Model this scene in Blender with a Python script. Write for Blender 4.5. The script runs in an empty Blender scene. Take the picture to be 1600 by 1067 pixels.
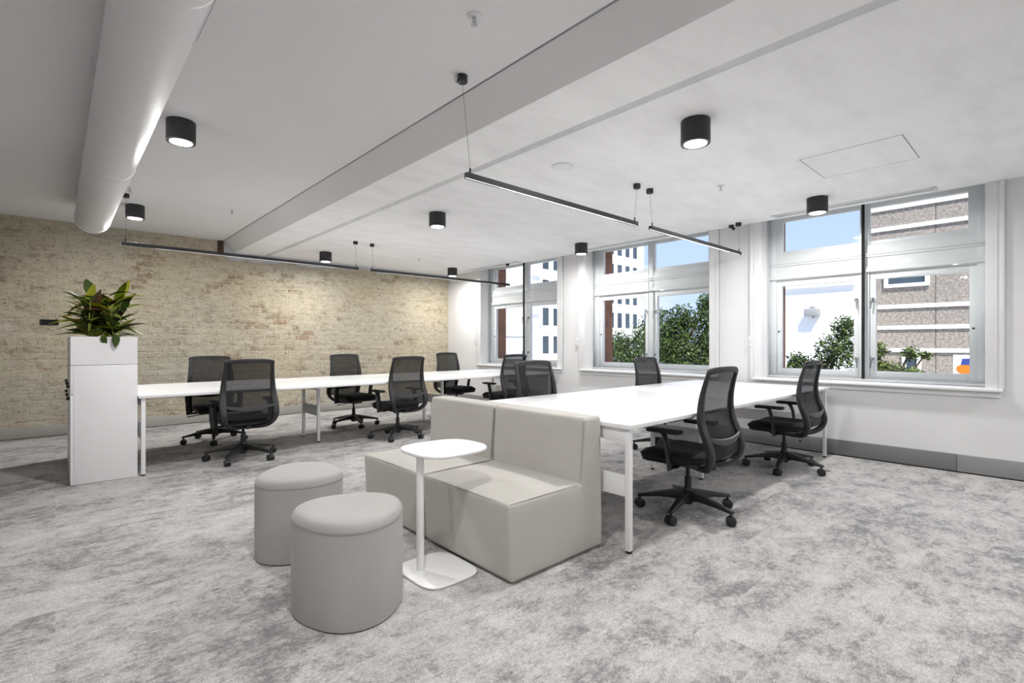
import bpy, bmesh, math, random
from mathutils import Vector, Matrix
PI = math.pi
random.seed(7)
SC = bpy.context.scene
COL = SC.collection

# ------------------------------------------------------------------ camera
cam_data = bpy.data.cameras.new('camera')
cam = bpy.data.objects.new('camera', cam_data); COL.objects.link(cam)
cam_data.sensor_width = 36.0
cam_data.lens = 779.15 / 1600 * 36.0
cam_data.shift_y = 3.26 / 1600
cam_data.clip_end = 400
cam.location = (0, 0, 1.186)
cam.rotation_euler = (PI / 2, 0, -0.741513674)
SC.camera = cam

# ------------------------------------------------------------------ world, sun, exposure
SC.view_settings.view_transform = 'Standard'
SC.view_settings.look = 'None'
SC.view_settings.gamma = 1.0
SC.view_settings.use_curve_mapping = False
SC.view_settings.exposure = 0.28
SC.cycles.max_bounces = 10
SC.cycles.diffuse_bounces = 6
SC.cycles.transparent_max_bounces = 24
SC.cycles.sample_clamp_indirect = 6.0

world = bpy.data.worlds.new('world'); SC.world = world; world.use_nodes = True
wn, wl = world.node_tree.nodes, world.node_tree.links
wn.clear()
w_out = wn.new('ShaderNodeOutputWorld'); w_bg = wn.new('ShaderNodeBackground')
w_tc = wn.new('ShaderNodeTexCoord'); w_sep = wn.new('ShaderNodeSeparateXYZ')
w_ramp = wn.new('ShaderNodeValToRGB'); w_noise = wn.new('ShaderNodeTexNoise')
w_map = wn.new('ShaderNodeMapping'); w_cr = wn.new('ShaderNodeValToRGB'); w_mix = wn.new('ShaderNodeMix')
w_mix.data_type = 'RGBA'
w_ramp.color_ramp.elements[0].position = 0.0; w_ramp.color_ramp.elements[0].color = (0.60, 0.72, 0.98, 1)
w_ramp.color_ramp.elements[1].position = 0.5; w_ramp.color_ramp.elements[1].color = (0.30, 0.47, 0.92, 1)
w_map.inputs['Scale'].default_value = (3.0, 3.0, 7.0)
w_noise.inputs['Scale'].default_value = 1.6; w_noise.inputs['Detail'].default_value = 6
w_cr.color_ramp.elements[0].position = 0.54; w_cr.color_ramp.elements[1].position = 0.72
w_mix.inputs[7].default_value = (0.86, 0.89, 0.97, 1)
wl.new(w_tc.outputs['Generated'], w_sep.inputs[0]); wl.new(w_sep.outputs['Z'], w_ramp.inputs['Fac'])
wl.new(w_tc.outputs['Generated'], w_map.inputs['Vector']); wl.new(w_map.outputs[0], w_noise.inputs['Vector'])
wl.new(w_noise.outputs['Fac'], w_cr.inputs['Fac']); wl.new(w_cr.outputs['Color'], w_mix.inputs[0])
wl.new(w_ramp.outputs['Color'], w_mix.inputs[6]); wl.new(w_mix.outputs[2], w_bg.inputs['Color'])
w_bg.inputs['Strength'].default_value = 1.12
wl.new(w_bg.outputs[0], w_out.inputs['Surface'])

sun_d = bpy.data.lights.new('sun', 'SUN'); sun = bpy.data.objects.new('sun', sun_d); COL.objects.link(sun)
sun_d.energy = 7.5; sun_d.angle = 0.01; sun_d.color = (1.0, 0.96, 0.9)
sun.rotation_euler = Vector((0.48, 0.42, -0.80)).to_track_quat('-Z', 'Y').to_euler()

LAMP_W = 23.5          # each ceiling downlight
BAR_W = 1.5           # each metre of linear pendant, downward
LAMP_COL = (1.0, 0.99, 0.975)

# ------------------------------------------------------------------ room numbers (metres, floor z = 0)
XW, YW = 6.14, 8.70            # inner faces of window wall and brick wall
X0, Y0 = -4.2, -4.2            # walls behind the camera
ZL, ZR = 2.77, 2.62            # left and right ceilings
XO = 6.70                      # outer face of the window wall

# ------------------------------------------------------------------ materials
def srgb(r, g, b):
    def f(c):
        c /= 255.0
        return c / 12.92 if c <= 0.04045 else ((c + 0.055) / 1.055) ** 2.4
    return (f(r), f(g), f(b), 1.0)

class NT:
    def __init__(self, name):
        self.m = bpy.data.materials.new(name); self.m.use_nodes = True
        self.n = self.m.node_tree.nodes; self.l = self.m.node_tree.links
        self.b = self.n['Principled BSDF']; self.o = self.n['Material Output']
    def new(self, t, **kw):
        nd = self.n.new(t)
        for k, v in kw.items(): setattr(nd, k, v)
        return nd
    def pos(self, scale=(1, 1, 1)):
        g = self.new('ShaderNodeNewGeometry'); mp = self.new('ShaderNodeMapping')
        mp.inputs['Scale'].default_value = scale
        self.l.new(g.outputs['Position'], mp.inputs['Vector']); return mp.outputs[0]
    def noise(self, vec, scale, detail=4, rough=0.55):
        t = self.new('ShaderNodeTexNoise'); t.inputs['Scale'].default_value = scale
        t.inputs['Detail'].default_value = detail; t.inputs['Roughness'].default_value = rough
        self.l.new(vec, t.inputs['Vector']); return t.outputs['Fac']
    def ramp(self, fac, stops):
        r = self.new('ShaderNodeValToRGB'); e = r.color_ramp.elements
        while len(e) < len(stops): e.new(0.5)
        for el, (p, c) in zip(e, stops):
            el.position = p; el.color = c if len(c) == 4 else (*c, 1)
        self.l.new(fac, r.inputs['Fac']); return r.outputs['Color']
    def mix(self, fac, a, b, blend='MIX'):
        x = self.new('ShaderNodeMix', data_type='RGBA', blend_type=blend)
        for i, v in ((0, fac), (6, a), (7, b)):
            if hasattr(v, 'links'): self.l.new(v, x.inputs[i])
            else: x.inputs[i].default_value = v
        return x.outputs[2]
    def math(self, op, a, b=None):
        x = self.new('ShaderNodeMath', operation=op)
        for i, v in ((0, a), (1, b)):
            if v is None: continue
            if hasattr(v, 'links'): self.l.new(v, x.inputs[i])
            else: x.inputs[i].default_value = v
        return x.outputs[0]
    def bump(self, h, strength, dist=0.002):
        bp = self.new('ShaderNodeBump'); bp.inputs['Strength'].default_value = strength
        bp.inputs['Distance'].default_value = dist
        self.l.new(h, bp.inputs['Height']); self.l.new(bp.outputs[0], self.b.inputs['Normal'])
    def color(self, c):
        if hasattr(c, 'links'): self.l.new(c, self.b.inputs['Base Color'])
        else: self.b.inputs['Base Color'].default_value = c
    def set(self, rough=0.5, metal=0.0, spec=0.5):
        self.b.inputs['Roughness'].default_value = rough; self.b.inputs['Metallic'].default_value = metal
        self.b.inputs['Specular IOR Level'].default_value = spec

def plain(name, col, rough=0.5, metal=0.0, spec=0.5, var=0.04, scale=6.0):
    t = NT(name); f = t.noise(t.pos(), scale, 3)
    a = tuple(max(0, c * (1 - var)) for c in col[:3]) + (1,); b = tuple(min(1, c * (1 + var)) for c in col[:3]) + (1,)
    t.color(t.ramp(f, [(0.3, a), (0.7, b)])); t.set(rough, metal, spec); return t.m

def emit(name, col, s):
    t = NT(name); t.color((0.8, 0.8, 0.8, 1)); t.b.inputs['Emission Color'].default_value = col
    t.b.inputs['Emission Strength'].default_value = s; return t.m

M = {}
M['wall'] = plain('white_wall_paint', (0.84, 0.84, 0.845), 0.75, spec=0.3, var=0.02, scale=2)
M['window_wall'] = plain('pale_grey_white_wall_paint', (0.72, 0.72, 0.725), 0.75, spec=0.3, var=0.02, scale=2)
M['trim'] = plain('white_gloss_paint', (0.76, 0.76, 0.765), 0.42, var=0.015)
M['sash'] = plain('white_sash_paint', (0.82, 0.82, 0.825), 0.35, var=0.015)
M['skirt'] = plain('grey_skirting', srgb(150, 150, 152), 0.35, 0.3, var=0.03)
M['skirt_dark'] = plain('dark_grey_skirting', srgb(128, 128, 130), 0.35, 0.3, var=0.03)
M['skirt_beige'] = plain('stone_grey_skirting', srgb(168, 165, 158), 0.6, var=0.03)
M['black'] = plain('black_plastic', (0.011, 0.011, 0.012), 0.42, var=0.1)
M['black_metal'] = plain('black_powder_coat', (0.022, 0.022, 0.024), 0.5, var=0.1)
M['frame_black'] = plain('charcoal_plastic', (0.015, 0.0155, 0.017), 0.42, var=0.1)
M['lumbar'] = plain('grey_plastic', (0.055, 0.056, 0.06), 0.4)
M['gap'] = plain('dark_gap', (0.01, 0.01, 0.01), 0.9)
M['desk'] = plain('white_laminate', (0.84, 0.84, 0.845), 0.28, var=0.008)
M['desk_metal'] = plain('white_steel', (0.80, 0.80, 0.805), 0.35, var=0.01)
M['desk_grey'] = plain('pale_grey_steel', (0.52, 0.53, 0.55), 0.4, var=0.02)
M['cabinet'] = plain('white_melamine', (0.76, 0.755, 0.765), 0.4, var=0.012)
M['duct'] = plain('white_duct_paint', (0.76, 0.755, 0.765), 0.7, var=0.02)
M['chrome'] = plain('chrome', (0.6, 0.6, 0.62), 0.25, 1.0)
M['table'] = plain('white_powder_coat', (0.83, 0.83, 0.835), 0.35, var=0.01)
M['brown_steel'] = plain('rusty_brown_steel', (0.07, 0.038, 0.025), 0.7, var=0.4, scale=30)
M['soil'] = plain('dark_soil', (0.02, 0.014, 0.01), 0.95, var=0.4, scale=40)
M['bark'] = plain('bark', (0.11, 0.08, 0.055), 0.9, var=0.3, scale=15)
M['lens'] = emit('lamp_lens', (1, 0.98, 0.95, 1), 6.0)
M['bar_lens'] = emit('bar_lens', (1, 0.97, 0.92, 1), 4.0)
M['speaker'] = plain('white_speaker_grille', (0.86, 0.86, 0.86), 0.5)

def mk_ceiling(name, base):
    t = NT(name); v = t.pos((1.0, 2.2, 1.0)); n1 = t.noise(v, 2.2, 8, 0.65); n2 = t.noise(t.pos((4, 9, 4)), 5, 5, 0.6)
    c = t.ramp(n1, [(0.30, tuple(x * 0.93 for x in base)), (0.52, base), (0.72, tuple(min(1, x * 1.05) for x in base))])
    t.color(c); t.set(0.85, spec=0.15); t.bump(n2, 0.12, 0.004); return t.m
M['ceil'] = mk_ceiling('skim_coat_ceiling_lit', (0.93, 0.93, 0.935))  # mottled skim coat, whitened further to stand in for the window light
M['ceil_dim'] = plain('smooth_ceiling_paint_dimmed', (0.78, 0.777, 0.782), 0.85, spec=0.15, var=0.02, scale=1.3)  # smooth paint finish; its greyer tone also carries the dimmer left side

def mk_carpet():
    t = NT('mottled_grey_carpet')
    g = t.new('ShaderNodeNewGeometry')
    # half-metre carpet tiles: each shifts the mottling a little
    mp = t.new('ShaderNodeMapping'); mp.inputs['Scale'].default_value = (1.0, 4.0, 1)
    t.l.new(g.outputs['Position'], mp.inputs['Vector'])
    fl = t.new('ShaderNodeVectorMath', operation='FLOOR'); t.l.new(mp.outputs[0], fl.inputs[0])
    wn_ = t.new('ShaderNodeTexWhiteNoise', noise_dimensions='3D'); t.l.new(fl.outputs[0], wn_.inputs['Vector'])
    off = t.new('ShaderNodeVectorMath', operation='SCALE'); t.l.new(wn_.outputs['Color'], off.inputs[0]); off.inputs['Scale'].default_value = 0.10
    add = t.new('ShaderNodeVectorMath', operation='ADD'); t.l.new(g.outputs['Position'], add.inputs[0]); t.l.new(off.outputs[0], add.inputs[1])
    st = t.new('ShaderNodeMapping'); st.inputs['Scale'].default_value = (1.0, 1.35, 1.0); t.l.new(add.outputs[0], st.inputs['Vector'])
    v = st.outputs[0]
    n0 = t.noise(v, 1.1, 3, 0.5); n1 = t.noise(v, 5.5, 10, 0.76); n2 = t.noise(v, 30, 6, 0.8); n3 = t.noise(t.pos((1, 1.6, 1)), 170, 2, 0.6)
    s = t.math('ADD', t.math('ADD', t.math('MULTIPLY', n0, 0.24), t.math('MULTIPLY', n1, 0.48)), t.math('MULTIPLY', n2, 0.28))
    tile = t.math('MULTIPLY', t.math('SUBTRACT', wn_.outputs['Value'], 0.5), 0.025)
    s = t.math('ADD', s, tile)
    c = t.ramp(s, [(0.41, srgb(130, 129, 130)), (0.45, srgb(147, 146, 146)), (0.485, srgb(172, 170, 169)), (0.54, srgb(191, 189, 187)), (0.64, srgb(206, 204, 201))])
    n4 = t.noise(v, 75, 3, 0.7)
    c2 = t.mix(0.75, c, t.ramp(n3, [(0.36, (0.60, 0.60, 0.60, 1)), (0.64, (1.25, 1.25, 1.25, 1))]), 'MULTIPLY')
    c2 = t.mix(0.6, c2, t.ramp(n4, [(0.34, (0.68, 0.68, 0.68, 1)), (0.66, (1.22, 1.22, 1.22, 1))]), 'MULTIPLY')
    t.color(c2); t.set(0.95, spec=0.1); t.bump(n3, 0.6, 0.004); return t.m
M['carpet'] = mk_carpet()

def mk_brick():
    t = NT('worn_limewashed_brick')
    v = t.pos((1, 1, 2.2)); vp = t.pos((1, 1, 1.3))
    big = t.noise(vp, 0.6, 4, 0.5); mid = t.noise(v, 1.7, 6, 0.62); fine = t.noise(v, 13, 8, 0.8); spk = t.noise(v, 34, 7, 0.75)
    gi = t.new('ShaderNodeNewGeometry'); oi = t.new('ShaderNodeObjectInfo')
    rnd = t.math('FRACT', t.math('ADD', gi.outputs['Random Per Island'], oi.outputs['Random']))
    base = t.ramp(big, [(0.32, srgb(202, 191, 166)), (0.5, srgb(197, 189, 170)), (0.68, srgb(189, 185, 171))])
    blot = t.ramp(t.noise(v, 7, 9, 0.8), [(0.32, (0.60, 0.57, 0.54, 1)), (0.52, (1.0, 1.0, 1.0, 1)), (0.72, (1.14, 1.13, 1.12, 1))])
    base = t.mix(0.9, base, blot, 'MULTIPLY')
    # bare brick shows where the render has gone
    expo = t.math('ADD', t.math('MULTIPLY', mid, 0.72), t.math('MULTIPLY', rnd, 0.20))
    expo = t.math('ADD', expo, t.math('MULTIPLY', t.math('SUBTRACT', fine, 0.5), 0.75))
    bm_ = t.ramp(expo, [(0.52, (0, 0, 0, 1)), (0.65, (1, 1, 1, 1))])
    bcol = t.ramp(t.math('FRACT', t.math('MULTIPLY', rnd, 7.3)), [(0.0, srgb(128, 106, 90)), (0.5, srgb(140, 124, 102)), (1.0, srgb(156, 118, 98))])
    c = t.mix(t.math('MULTIPLY', bm_, 0.75), base, bcol)
    white = t.ramp(t.noise(vp, 2.1, 7, 0.65), [(0.58, (0, 0, 0, 1)), (0.68, (0.6, 0.6, 0.6, 1))])
    c = t.mix(white, c, srgb(208, 201, 188))
    pits = t.ramp(spk, [(0.37, (0.22, 0.20, 0.18, 1)), (0.45, (1, 1, 1, 1))])
    c = t.mix(0.8, c, pits, 'MULTIPLY')
    t.color(c); t.set(0.92, spec=0.15)
    t.bump(t.math('ADD', fine, t.math('MULTIPLY', spk, 0.6)), 0.9, 0.012); return t.m
M['brick'] = mk_brick()
M['mortar'] = M['brick']
M['plaster'] = plain('old_grey_plaster', srgb(192, 192, 196), 0.85, var=0.05, scale=7)

def mk_outer_brick():
    t = NT('brown_outer_brick'); br = t.new('ShaderNodeTexBrick')
    br.inputs['Scale'].default_value = 1.0; br.inputs['Brick Width'].default_value = 0.23; br.inputs['Row Height'].default_value = 0.085
    br.inputs['Mortar Size'].default_value = 0.006; br.inputs['Color1'].default_value = srgb(150, 104, 80); br.inputs['Color2'].default_value = srgb(126, 86, 68)
    br.inputs['Mortar'].default_value = srgb(120, 98, 84)
    g = t.new('ShaderNodeNewGeometry'); s = t.new('ShaderNodeSeparateXYZ'); c = t.new('ShaderNodeCombineXYZ')
    t.l.new(g.outputs['Position'], s.inputs[0])
    t.l.new(t.math('ADD', s.outputs['X'], s.outputs['Y']), c.inputs[0]); t.l.new(s.outputs['Z'], c.inputs[1])
    t.l.new(c.outputs[0], br.inputs['Vector']); t.color(br.outputs['Color']); t.set(0.9); return t.m
M['outer_brick'] = mk_outer_brick()

def mk_fabric(name, c0, sc=420):
    t = NT(name); n = t.noise(t.pos(), sc, 2, 0.6); n2 = t.noise(t.pos(), 5, 3)
    a = t.ramp(n, [(0.3, tuple(x * 0.84 for x in c0[:3])), (0.7, tuple(min(1, x * 1.12) for x in c0[:3]))])
    a = t.mix(1.0, a, t.ramp(n2, [(0.3, (0.97, 0.97, 0.97, 1)), (0.7, (1.03, 1.03, 1.03, 1))]), 'MULTIPLY')
    t.color(a); t.set(0.92, spec=0.15); t.b.inputs['Sheen Weight'].default_value = 0.15; t.bump(n, 0.35, 0.0015); return t.m
M['sofa'] = mk_fabric('warm_grey_wool', srgb(184, 181, 175))
M['piping'] = plain('grey_thread', srgb(140, 134, 124), 0.9)
M['pouf'] = mk_fabric('cool_grey_wool', srgb(170, 169, 168))
M['pouf_top'] = mk_fabric('pale_grey_wool', srgb(170, 168, 166))
M['seat'] = mk_fabric('black_seat_fabric', (0.009, 0.009, 0.010, 1), 300)

def mk_mesh():
    t = NT('black_chair_mesh'); tr = t.new('ShaderNodeBsdfTransparent'); mx = t.new('ShaderNodeMixShader')
    t.color((0.016, 0.016, 0.017, 1)); t.set(0.8, spec=0.25)
    mx.inputs[0].default_value = 0.88
    t.l.new(tr.outputs[0], mx.inputs[1]); t.l.new(t.b.outputs[0], mx.inputs[2]); t.l.new(mx.outputs[0], t.o.inputs['Surface']); return t.m
M['mesh'] = mk_mesh()

def mk_glass():
    t = NT('clear_glass'); tr = t.new('ShaderNodeBsdfTransparent'); gl = t.new('ShaderNodeBsdfGlossy'); mx = t.new('ShaderNodeMixShader')
    gl.inputs['Roughness'].default_value = 0.0; tr.inputs['Color'].default_value = (0.97, 0.98, 0.98, 1)
    fr = t.new('ShaderNodeFresnel'); fr.inputs['IOR'].default_value = 1.13
    t.l.new(fr.outputs[0], mx.inputs[0]); t.l.new(tr.outputs[0], mx.inputs[1]); t.l.new(gl.outputs[0], mx.inputs[2])
    t.l.new(mx.outputs[0], t.o.inputs['Surface']); t.n.remove(t.b); return t.m
M['glass'] = mk_glass()

def mk_leaf(name, a, b):
    t = NT(name); n = t.noise(t.pos(), 14, 2); oi = t.new('ShaderNodeNewGeometry')
    f = t.math('ADD', t.math('MULTIPLY', n, 0.4), t.math('MULTIPLY', oi.outputs['Random Per Island'], 0.6))
    t.color(t.ramp(f, [(0.15, a), (0.85, b)])); t.set(0.5, spec=0.3)
    t.b.inputs['Transmission Weight'].default_value = 0.0
    return t.m
M['leaf_dark'] = mk_leaf('dark_green_leaf', srgb(62, 84, 44), srgb(108, 130, 68))
M['leaf_mid'] = mk_leaf('olive_green_leaf', srgb(112, 132, 54), srgb(160, 166, 76))
M['leaf_lime'] = mk_leaf('yellow_green_leaf', srgb(178, 186, 56), srgb(214, 208, 96))
M['leaf_brown'] = mk_leaf('bronze_leaf', srgb(70, 54, 42), srgb(112, 80, 58))
M['tree_leaf'] = mk_leaf('tree_foliage', srgb(24, 38, 17), srgb(92, 112, 54))
M['tree_leaf_pale'] = mk_leaf('shrub_foliage', srgb(46, 66, 30), srgb(124, 138, 74))

def mk_concrete():
    t = NT('exposed_aggregate_concrete'); n = t.noise(t.pos(), 9, 6, 0.8); n2 = t.noise(t.pos(), 0.5, 3)
    c = t.ramp(n, [(0.35, srgb(98, 90, 83)), (0.62, srgb(160, 152, 143))])
    t.color(t.mix(1.0, c, t.ramp(n2, [(0.3, (0.92, 0.92, 0.93, 1)), (0.7, (1.05, 1.03, 1.02, 1))]), 'MULTIPLY')); t.set(0.9); return t.m
M['concrete'] = mk_concrete()
M['render_white'] = plain('white_render', (0.82, 0.82, 0.82), 0.8, var=0.02, scale=0.4)
M['far_glass'] = plain('dark_window_glass', srgb(62, 72, 82), 0.15, var=0.3, scale=0.5)
M['bounce_paving'] = plain('paving_paled_for_bounce', (0.58, 0.57, 0.55), 0.9, var=0.12)  # street paving, made pale to bounce sunlight up to the ceiling
M['sign_blue'] = plain('blue_sign_paint', srgb(58, 78, 148), 0.5)
M['sign_orange'] = plain('orange_sign_paint', srgb(222, 128, 40), 0.5)
M['steel_grey'] = plain('grey_steel', srgb(140, 140, 140), 0.6)

# ------------------------------------------------------------------ mesh helpers
def add_box(bm, x0, x1, y0, y1, z0, z1, bev=0.0, seg=2):
    r = bmesh.ops.create_cube(bm, size=1.0); vs = r['verts']
    for v in vs:
        v.co = Vector((x0 + (v.co.x + .5) * (x1 - x0), y0 + (v.co.y + .5) * (y1 - y0), z0 + (v.co.z + .5) * (z1 - z0)))
    if bev > 0:
        es = list({e for v in vs for e in v.link_edges})
        bmesh.ops.bevel(bm, geom=es, offset=bev, segments=seg, affect='EDGES', profile=0.5)

def add_tube(bm, pts, r, n=8, caps=True, flat=None):
    pts = [Vector(p) for p in pts]; rings = []
    rr = r if isinstance(r, (list, tuple)) else [r] * len(pts)
    prev = None
    for i, p in enumerate(pts):
        t = (pts[min(i + 1, len(pts) - 1)] - pts[max(i - 1, 0)]).normalized()
        if prev is None:
            a = Vector((0, 0, 1)) if abs(t.z) < 0.9 else Vector((1, 0, 0))
            u = t.cross(a).normalized()
        else:
            u = (prev - t * prev.dot(t)).normalized()
        w = t.cross(u); prev = u
        fx, fy = flat if flat else (1, 1)
        rings.append([bm.verts.new(p + u * math.cos(2 * PI * k / n) * rr[i] * fx + w * math.sin(2 * PI * k / n) * rr[i] * fy) for k in range(n)])
    for a, b in zip(rings, rings[1:]):
        for k in range(n): bm.faces.new((a[k], a[(k + 1) % n], b[(k + 1) % n], b[k]))
    if caps:
        bm.faces.new(rings[0][::-1]); bm.faces.new(rings[-1])

def add_lathe(bm, prof, n=24, c=(0, 0, 0), axis='z'):
    rings = []
    for r, z in prof:
        ring = []
        for k in range(n):
            a = 2 * PI * k / n; x, y = r * math.cos(a), r * math.sin(a)
            p = (x, y, z) if axis == 'z' else ((z, x, y) if axis == 'x' else (x, z, y))
            ring.append(bm.verts.new(Vector(p) + Vector(c)))
        rings.append(ring)
    for a, b in zip(rings, rings[1:]):
        for k in range(n): bm.faces.new((a[k], a[(k + 1) % n], b[(k + 1) % n], b[k]))
    bm.faces.new(rings[0][::-1]); bm.faces.new(rings[-1])

def add_extrude(bm, outline, z0, z1, round_=0.0, seg=3):
    """horizontal outline raised from z0 to z1 with rounded rims"""
    c = Vector((sum(p[0] for p in outline) / len(outline), sum(p[1] for p in outline) / len(outline)))
    layers = []
    if round_ > 0:
        for k in range(seg + 1):
            a = PI / 2 * k / seg; layers.append((round_ * (1 - math.sin(a)), z0 + round_ * (1 - math.cos(a))))
        for k in range(seg + 1):
            a = PI / 2 * k / seg; layers.append((round_ * (1 - math.cos(a)), z1 - round_ * (1 - math.sin(a))))
    else:
        layers = [(0, z0), (0, z1)]
    rings = []
    for ins, z in layers:
        ring = []
        for p in outline:
            d = Vector(p) - c; L = d.length; q = c + d * max(0.0, (L - ins)) / L
            ring.append(bm.verts.new((q.x, q.y, z)))
        rings.append(ring)
    n = len(outline)
    for a, b in zip(rings, rings[1:]):
        for k in range(n): bm.faces.new((a[k], a[(k + 1) % n], b[(k + 1) % n], b[k]))
    bm.faces.new(rings[0][::-1]); bm.faces.new(rings[-1])

def smooth_by_angle(me, deg):
    for p in me.polygons: p.use_smooth = True
    if hasattr(me, 'set_sharp_from_angle'): me.set_sharp_from_angle(angle=math.radians(deg))

def mesh_of(bm, name, smooth=35, fix=True):
    if fix: bmesh.ops.recalc_face_normals(bm, faces=bm.faces)
    me = bpy.data.meshes.new(name); bm.to_mesh(me); bm.free()
    if smooth: smooth_by_angle(me, smooth)
    return me

def put(name, me, mat, parent=None, loc=None, rot=None):
    o = bpy.data.objects.new(name, me); COL.objects.link(o)
    if mat is not None and not me.materials: me.materials.append(M[mat] if isinstance(mat, str) else mat)
    if parent: o.parent = parent
    if loc is not None: o.location = loc
    if rot is not None: o.rotation_euler = rot
    return o

def obj(name, bm, mat, parent=None, smooth=35, fix=True): return put(name, mesh_of(bm, name, smooth, fix), mat, parent)
def BM(): return bmesh.new()
def box_obj(name, dims, mat, parent=None, bev=0.0, seg=2):
    bm = BM(); add_box(bm, *dims, bev, seg); return obj(name, bm, mat, parent)

def tag(o, label=None, cat=None, group=None, kind=None):
    if label: o['label'] = label
    if cat: o['category'] = cat
    if group: o['group'] = group
    if kind: o['kind'] = kind
    return o
def thing(name, label, cat, loc=(0, 0, 0), rotz=0, group=None, kind=None):
    o = bpy.data.objects.new(name, None); COL.objects.link(o); o.location = loc; o.rotation_euler = (0, 0, rotz)
    o.empty_display_size = 0.1
    return tag(o, label, cat, group, kind)
def dup(root, loc, rotz, label, group=None):
    r = root.copy(); COL.objects.link(r); r.location = loc; r.rotation_euler = (0, 0, rotz); r['label'] = label
    if group: r['group'] = group
    for ch in list(root.children):
        c = ch.copy(); COL.objects.link(c); c.parent = r
        for g in list(ch.children):
            d = g.copy(); COL.objects.link(d); d.parent = c
    return r

# ------------------------------------------------------------------ the setting: floor, ceilings, walls
tag(box_obj('floor', (X0 - .2, XO - .01, Y0 - .2, YW + .25, -.15, 0), 'carpet'), 'mottled light grey carpet of the open office', 'floor', kind='structure')

ceil = thing('ceiling', 'white skim-coated ceiling with a boxed beam and a lower right side', 'ceiling', kind='structure')
box_obj('upper_slab', (X0 - .2, 2.02, Y0 - .2, YW + .25, ZL, 3.1), 'ceil_dim', ceil)
bm = BM()   # boxed beam: sloping left face, flat soffit
prof = [(1.917, ZL), (2.085, 2.613), (2.512, 2.613), (2.512, 3.1), (1.917, 3.1)]
ring0 = [bm.verts.new((x, Y0 - .2, z)) for x, z in prof]; ring1 = [bm.verts.new((x, YW + .25, z)) for x, z in prof]
for k in range(len(prof)): bm.faces.new((ring0[k], ring0[(k + 1) % 5], ring1[(k + 1) % 5], ring1[k]))
bm.faces.new(ring0[::-1]); bm.faces.new(ring1)
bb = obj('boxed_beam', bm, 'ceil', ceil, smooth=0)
bb.data.materials.append(M['ceil_dim']); bb.data.polygons[0].material_index = 1  # left face takes the greyer tone, its shade put into the colour
box_obj('joint_line', (1.903, 1.916, Y0 - .2, YW + .2, ZL - .0015, ZL + .01), 'skirt_dark', ceil)
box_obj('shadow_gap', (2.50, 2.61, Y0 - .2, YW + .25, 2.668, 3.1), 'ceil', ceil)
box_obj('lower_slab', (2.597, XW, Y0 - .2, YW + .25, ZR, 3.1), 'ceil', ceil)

WINS = [(1, 6.592, 5.585, 7.60, .865), (2, 3.985, 2.98, 5.0, .870), (3, 1.388, .43, 2.35, .83), (4, -1.21, -2.17, -.25, .83)]   # n, mullion y, opening y0, y1, outer glass edge; the last window is unseen, added for daylight
ZS, ZH = 0.79, 2.82
wr = thing('wall_right', 'white plastered window wall with deep window recesses', 'wall', kind='structure')
bm = BM(); bo = BM()
ys = [Y0 - .2] + sorted([v for w in WINS for v in (w[2], w[3])]) + [YW + .25]
for i in range(0, len(ys), 2):
    add_box(bm, XW, 6.47, ys[i], ys[i + 1], 0, 3.1)
for w in WINS:
    add_box(bm, XW, 6.47, w[2], w[3], 0, ZS - .03); add_box(bm, XW, 6.47, w[2], w[3], ZH, 3.1)
oy = [Y0 - .2]
for n, c, a, b, g in sorted(WINS, key=lambda q: q[2]): oy += [c - g - .05, c + g + (.035 if n < 3 else .06)]
oy += [YW + .6]
for i in range(0, len(oy), 2): add_box(bo, 6.48, XO, oy[i], oy[i + 1], -5, 4.2)
for n, c, a, b, g in WINS:
    add_box(bo, 6.48, XO, c - g - .06, c + g + .07, -5, .80); add_box(bo, 6.48, XO, c - g - .06, c + g + .07, 2.70, 4.2)
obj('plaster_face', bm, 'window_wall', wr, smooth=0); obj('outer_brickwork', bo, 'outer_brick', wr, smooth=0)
tag(box_obj('wall_left', (X0 - .2, X0, Y0 - .2, YW + .25, 0, 3.1), 'wall'), 'plain white wall at the left side of the room', 'wall', kind='structure')
tag(box_obj('wall_front', (X0 - .2, XW, Y0 - .2, Y0, 0, 3.1), 'wall'), 'plain white wall behind the camera', 'wall', kind='structure')

# ------------------------------------------------------------------ brick wall
wb = thing('wall_back', 'old brick wall with worn sandy render and exposed bricks', 'wall', kind='structure')
box_obj('mortar_bed', (X0, XW, YW + .0005, YW + .25, 0, 3.1), 'mortar', wb)
CH = 0.0862; BH = 0.0765; JT = 0.0095
def brick_mesh(length, seed):
    r = random.Random(seed); bm = BM(); l, h = length / 2, BH / 2
    def j(s): return r.uniform(-s, s)
    back = [bm.verts.new((sx * (l + j(.002)), .012, sz * (h + j(.0015)))) for sx, sz in ((-1, -1), (1, -1), (1, 1), (-1, 1))]
    mid = [bm.verts.new((v.co.x, -.0006 + j(.0012), v.co.z)) for v in back]
    inn = .006
    fr = [bm.verts.new((v.co.x - math.copysign(inn + abs(j(.004)), v.co.x), -.0032 + j(.0022), v.co.z - math.copysign(inn * .8, v.co.z))) for v in back]
    cen = bm.verts.new((j(.02), -.0036 + j(.003), j(.01)))
    for k in range(4):
        q = (k + 1) % 4
        bm.faces.new((back[k], back[q], mid[q], mid[k])); bm.faces.new((mid[k], mid[q], fr[q], fr[k])); bm.faces.new((fr[k], fr[q], cen))
    return mesh_of(bm, 'brick', 0)
stretch = [brick_mesh(.2305, 100 + i) for i in range(14)]
header = [brick_mesh(.1105, 200 + i) for i in range(10)]
for me in stretch + header: me.materials.append(M['brick'])
def wall_top(x):
    if x < 1.83: return 2.765
    if x < 1.93: return 2.56
    return 2.50 + .02 * (x - 2) + .03 * math.sin(x * 7.1) * math.sin(x * 2.3 + 1)
bricks = []
course = 0; z = .14 - CH * 1.2
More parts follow.
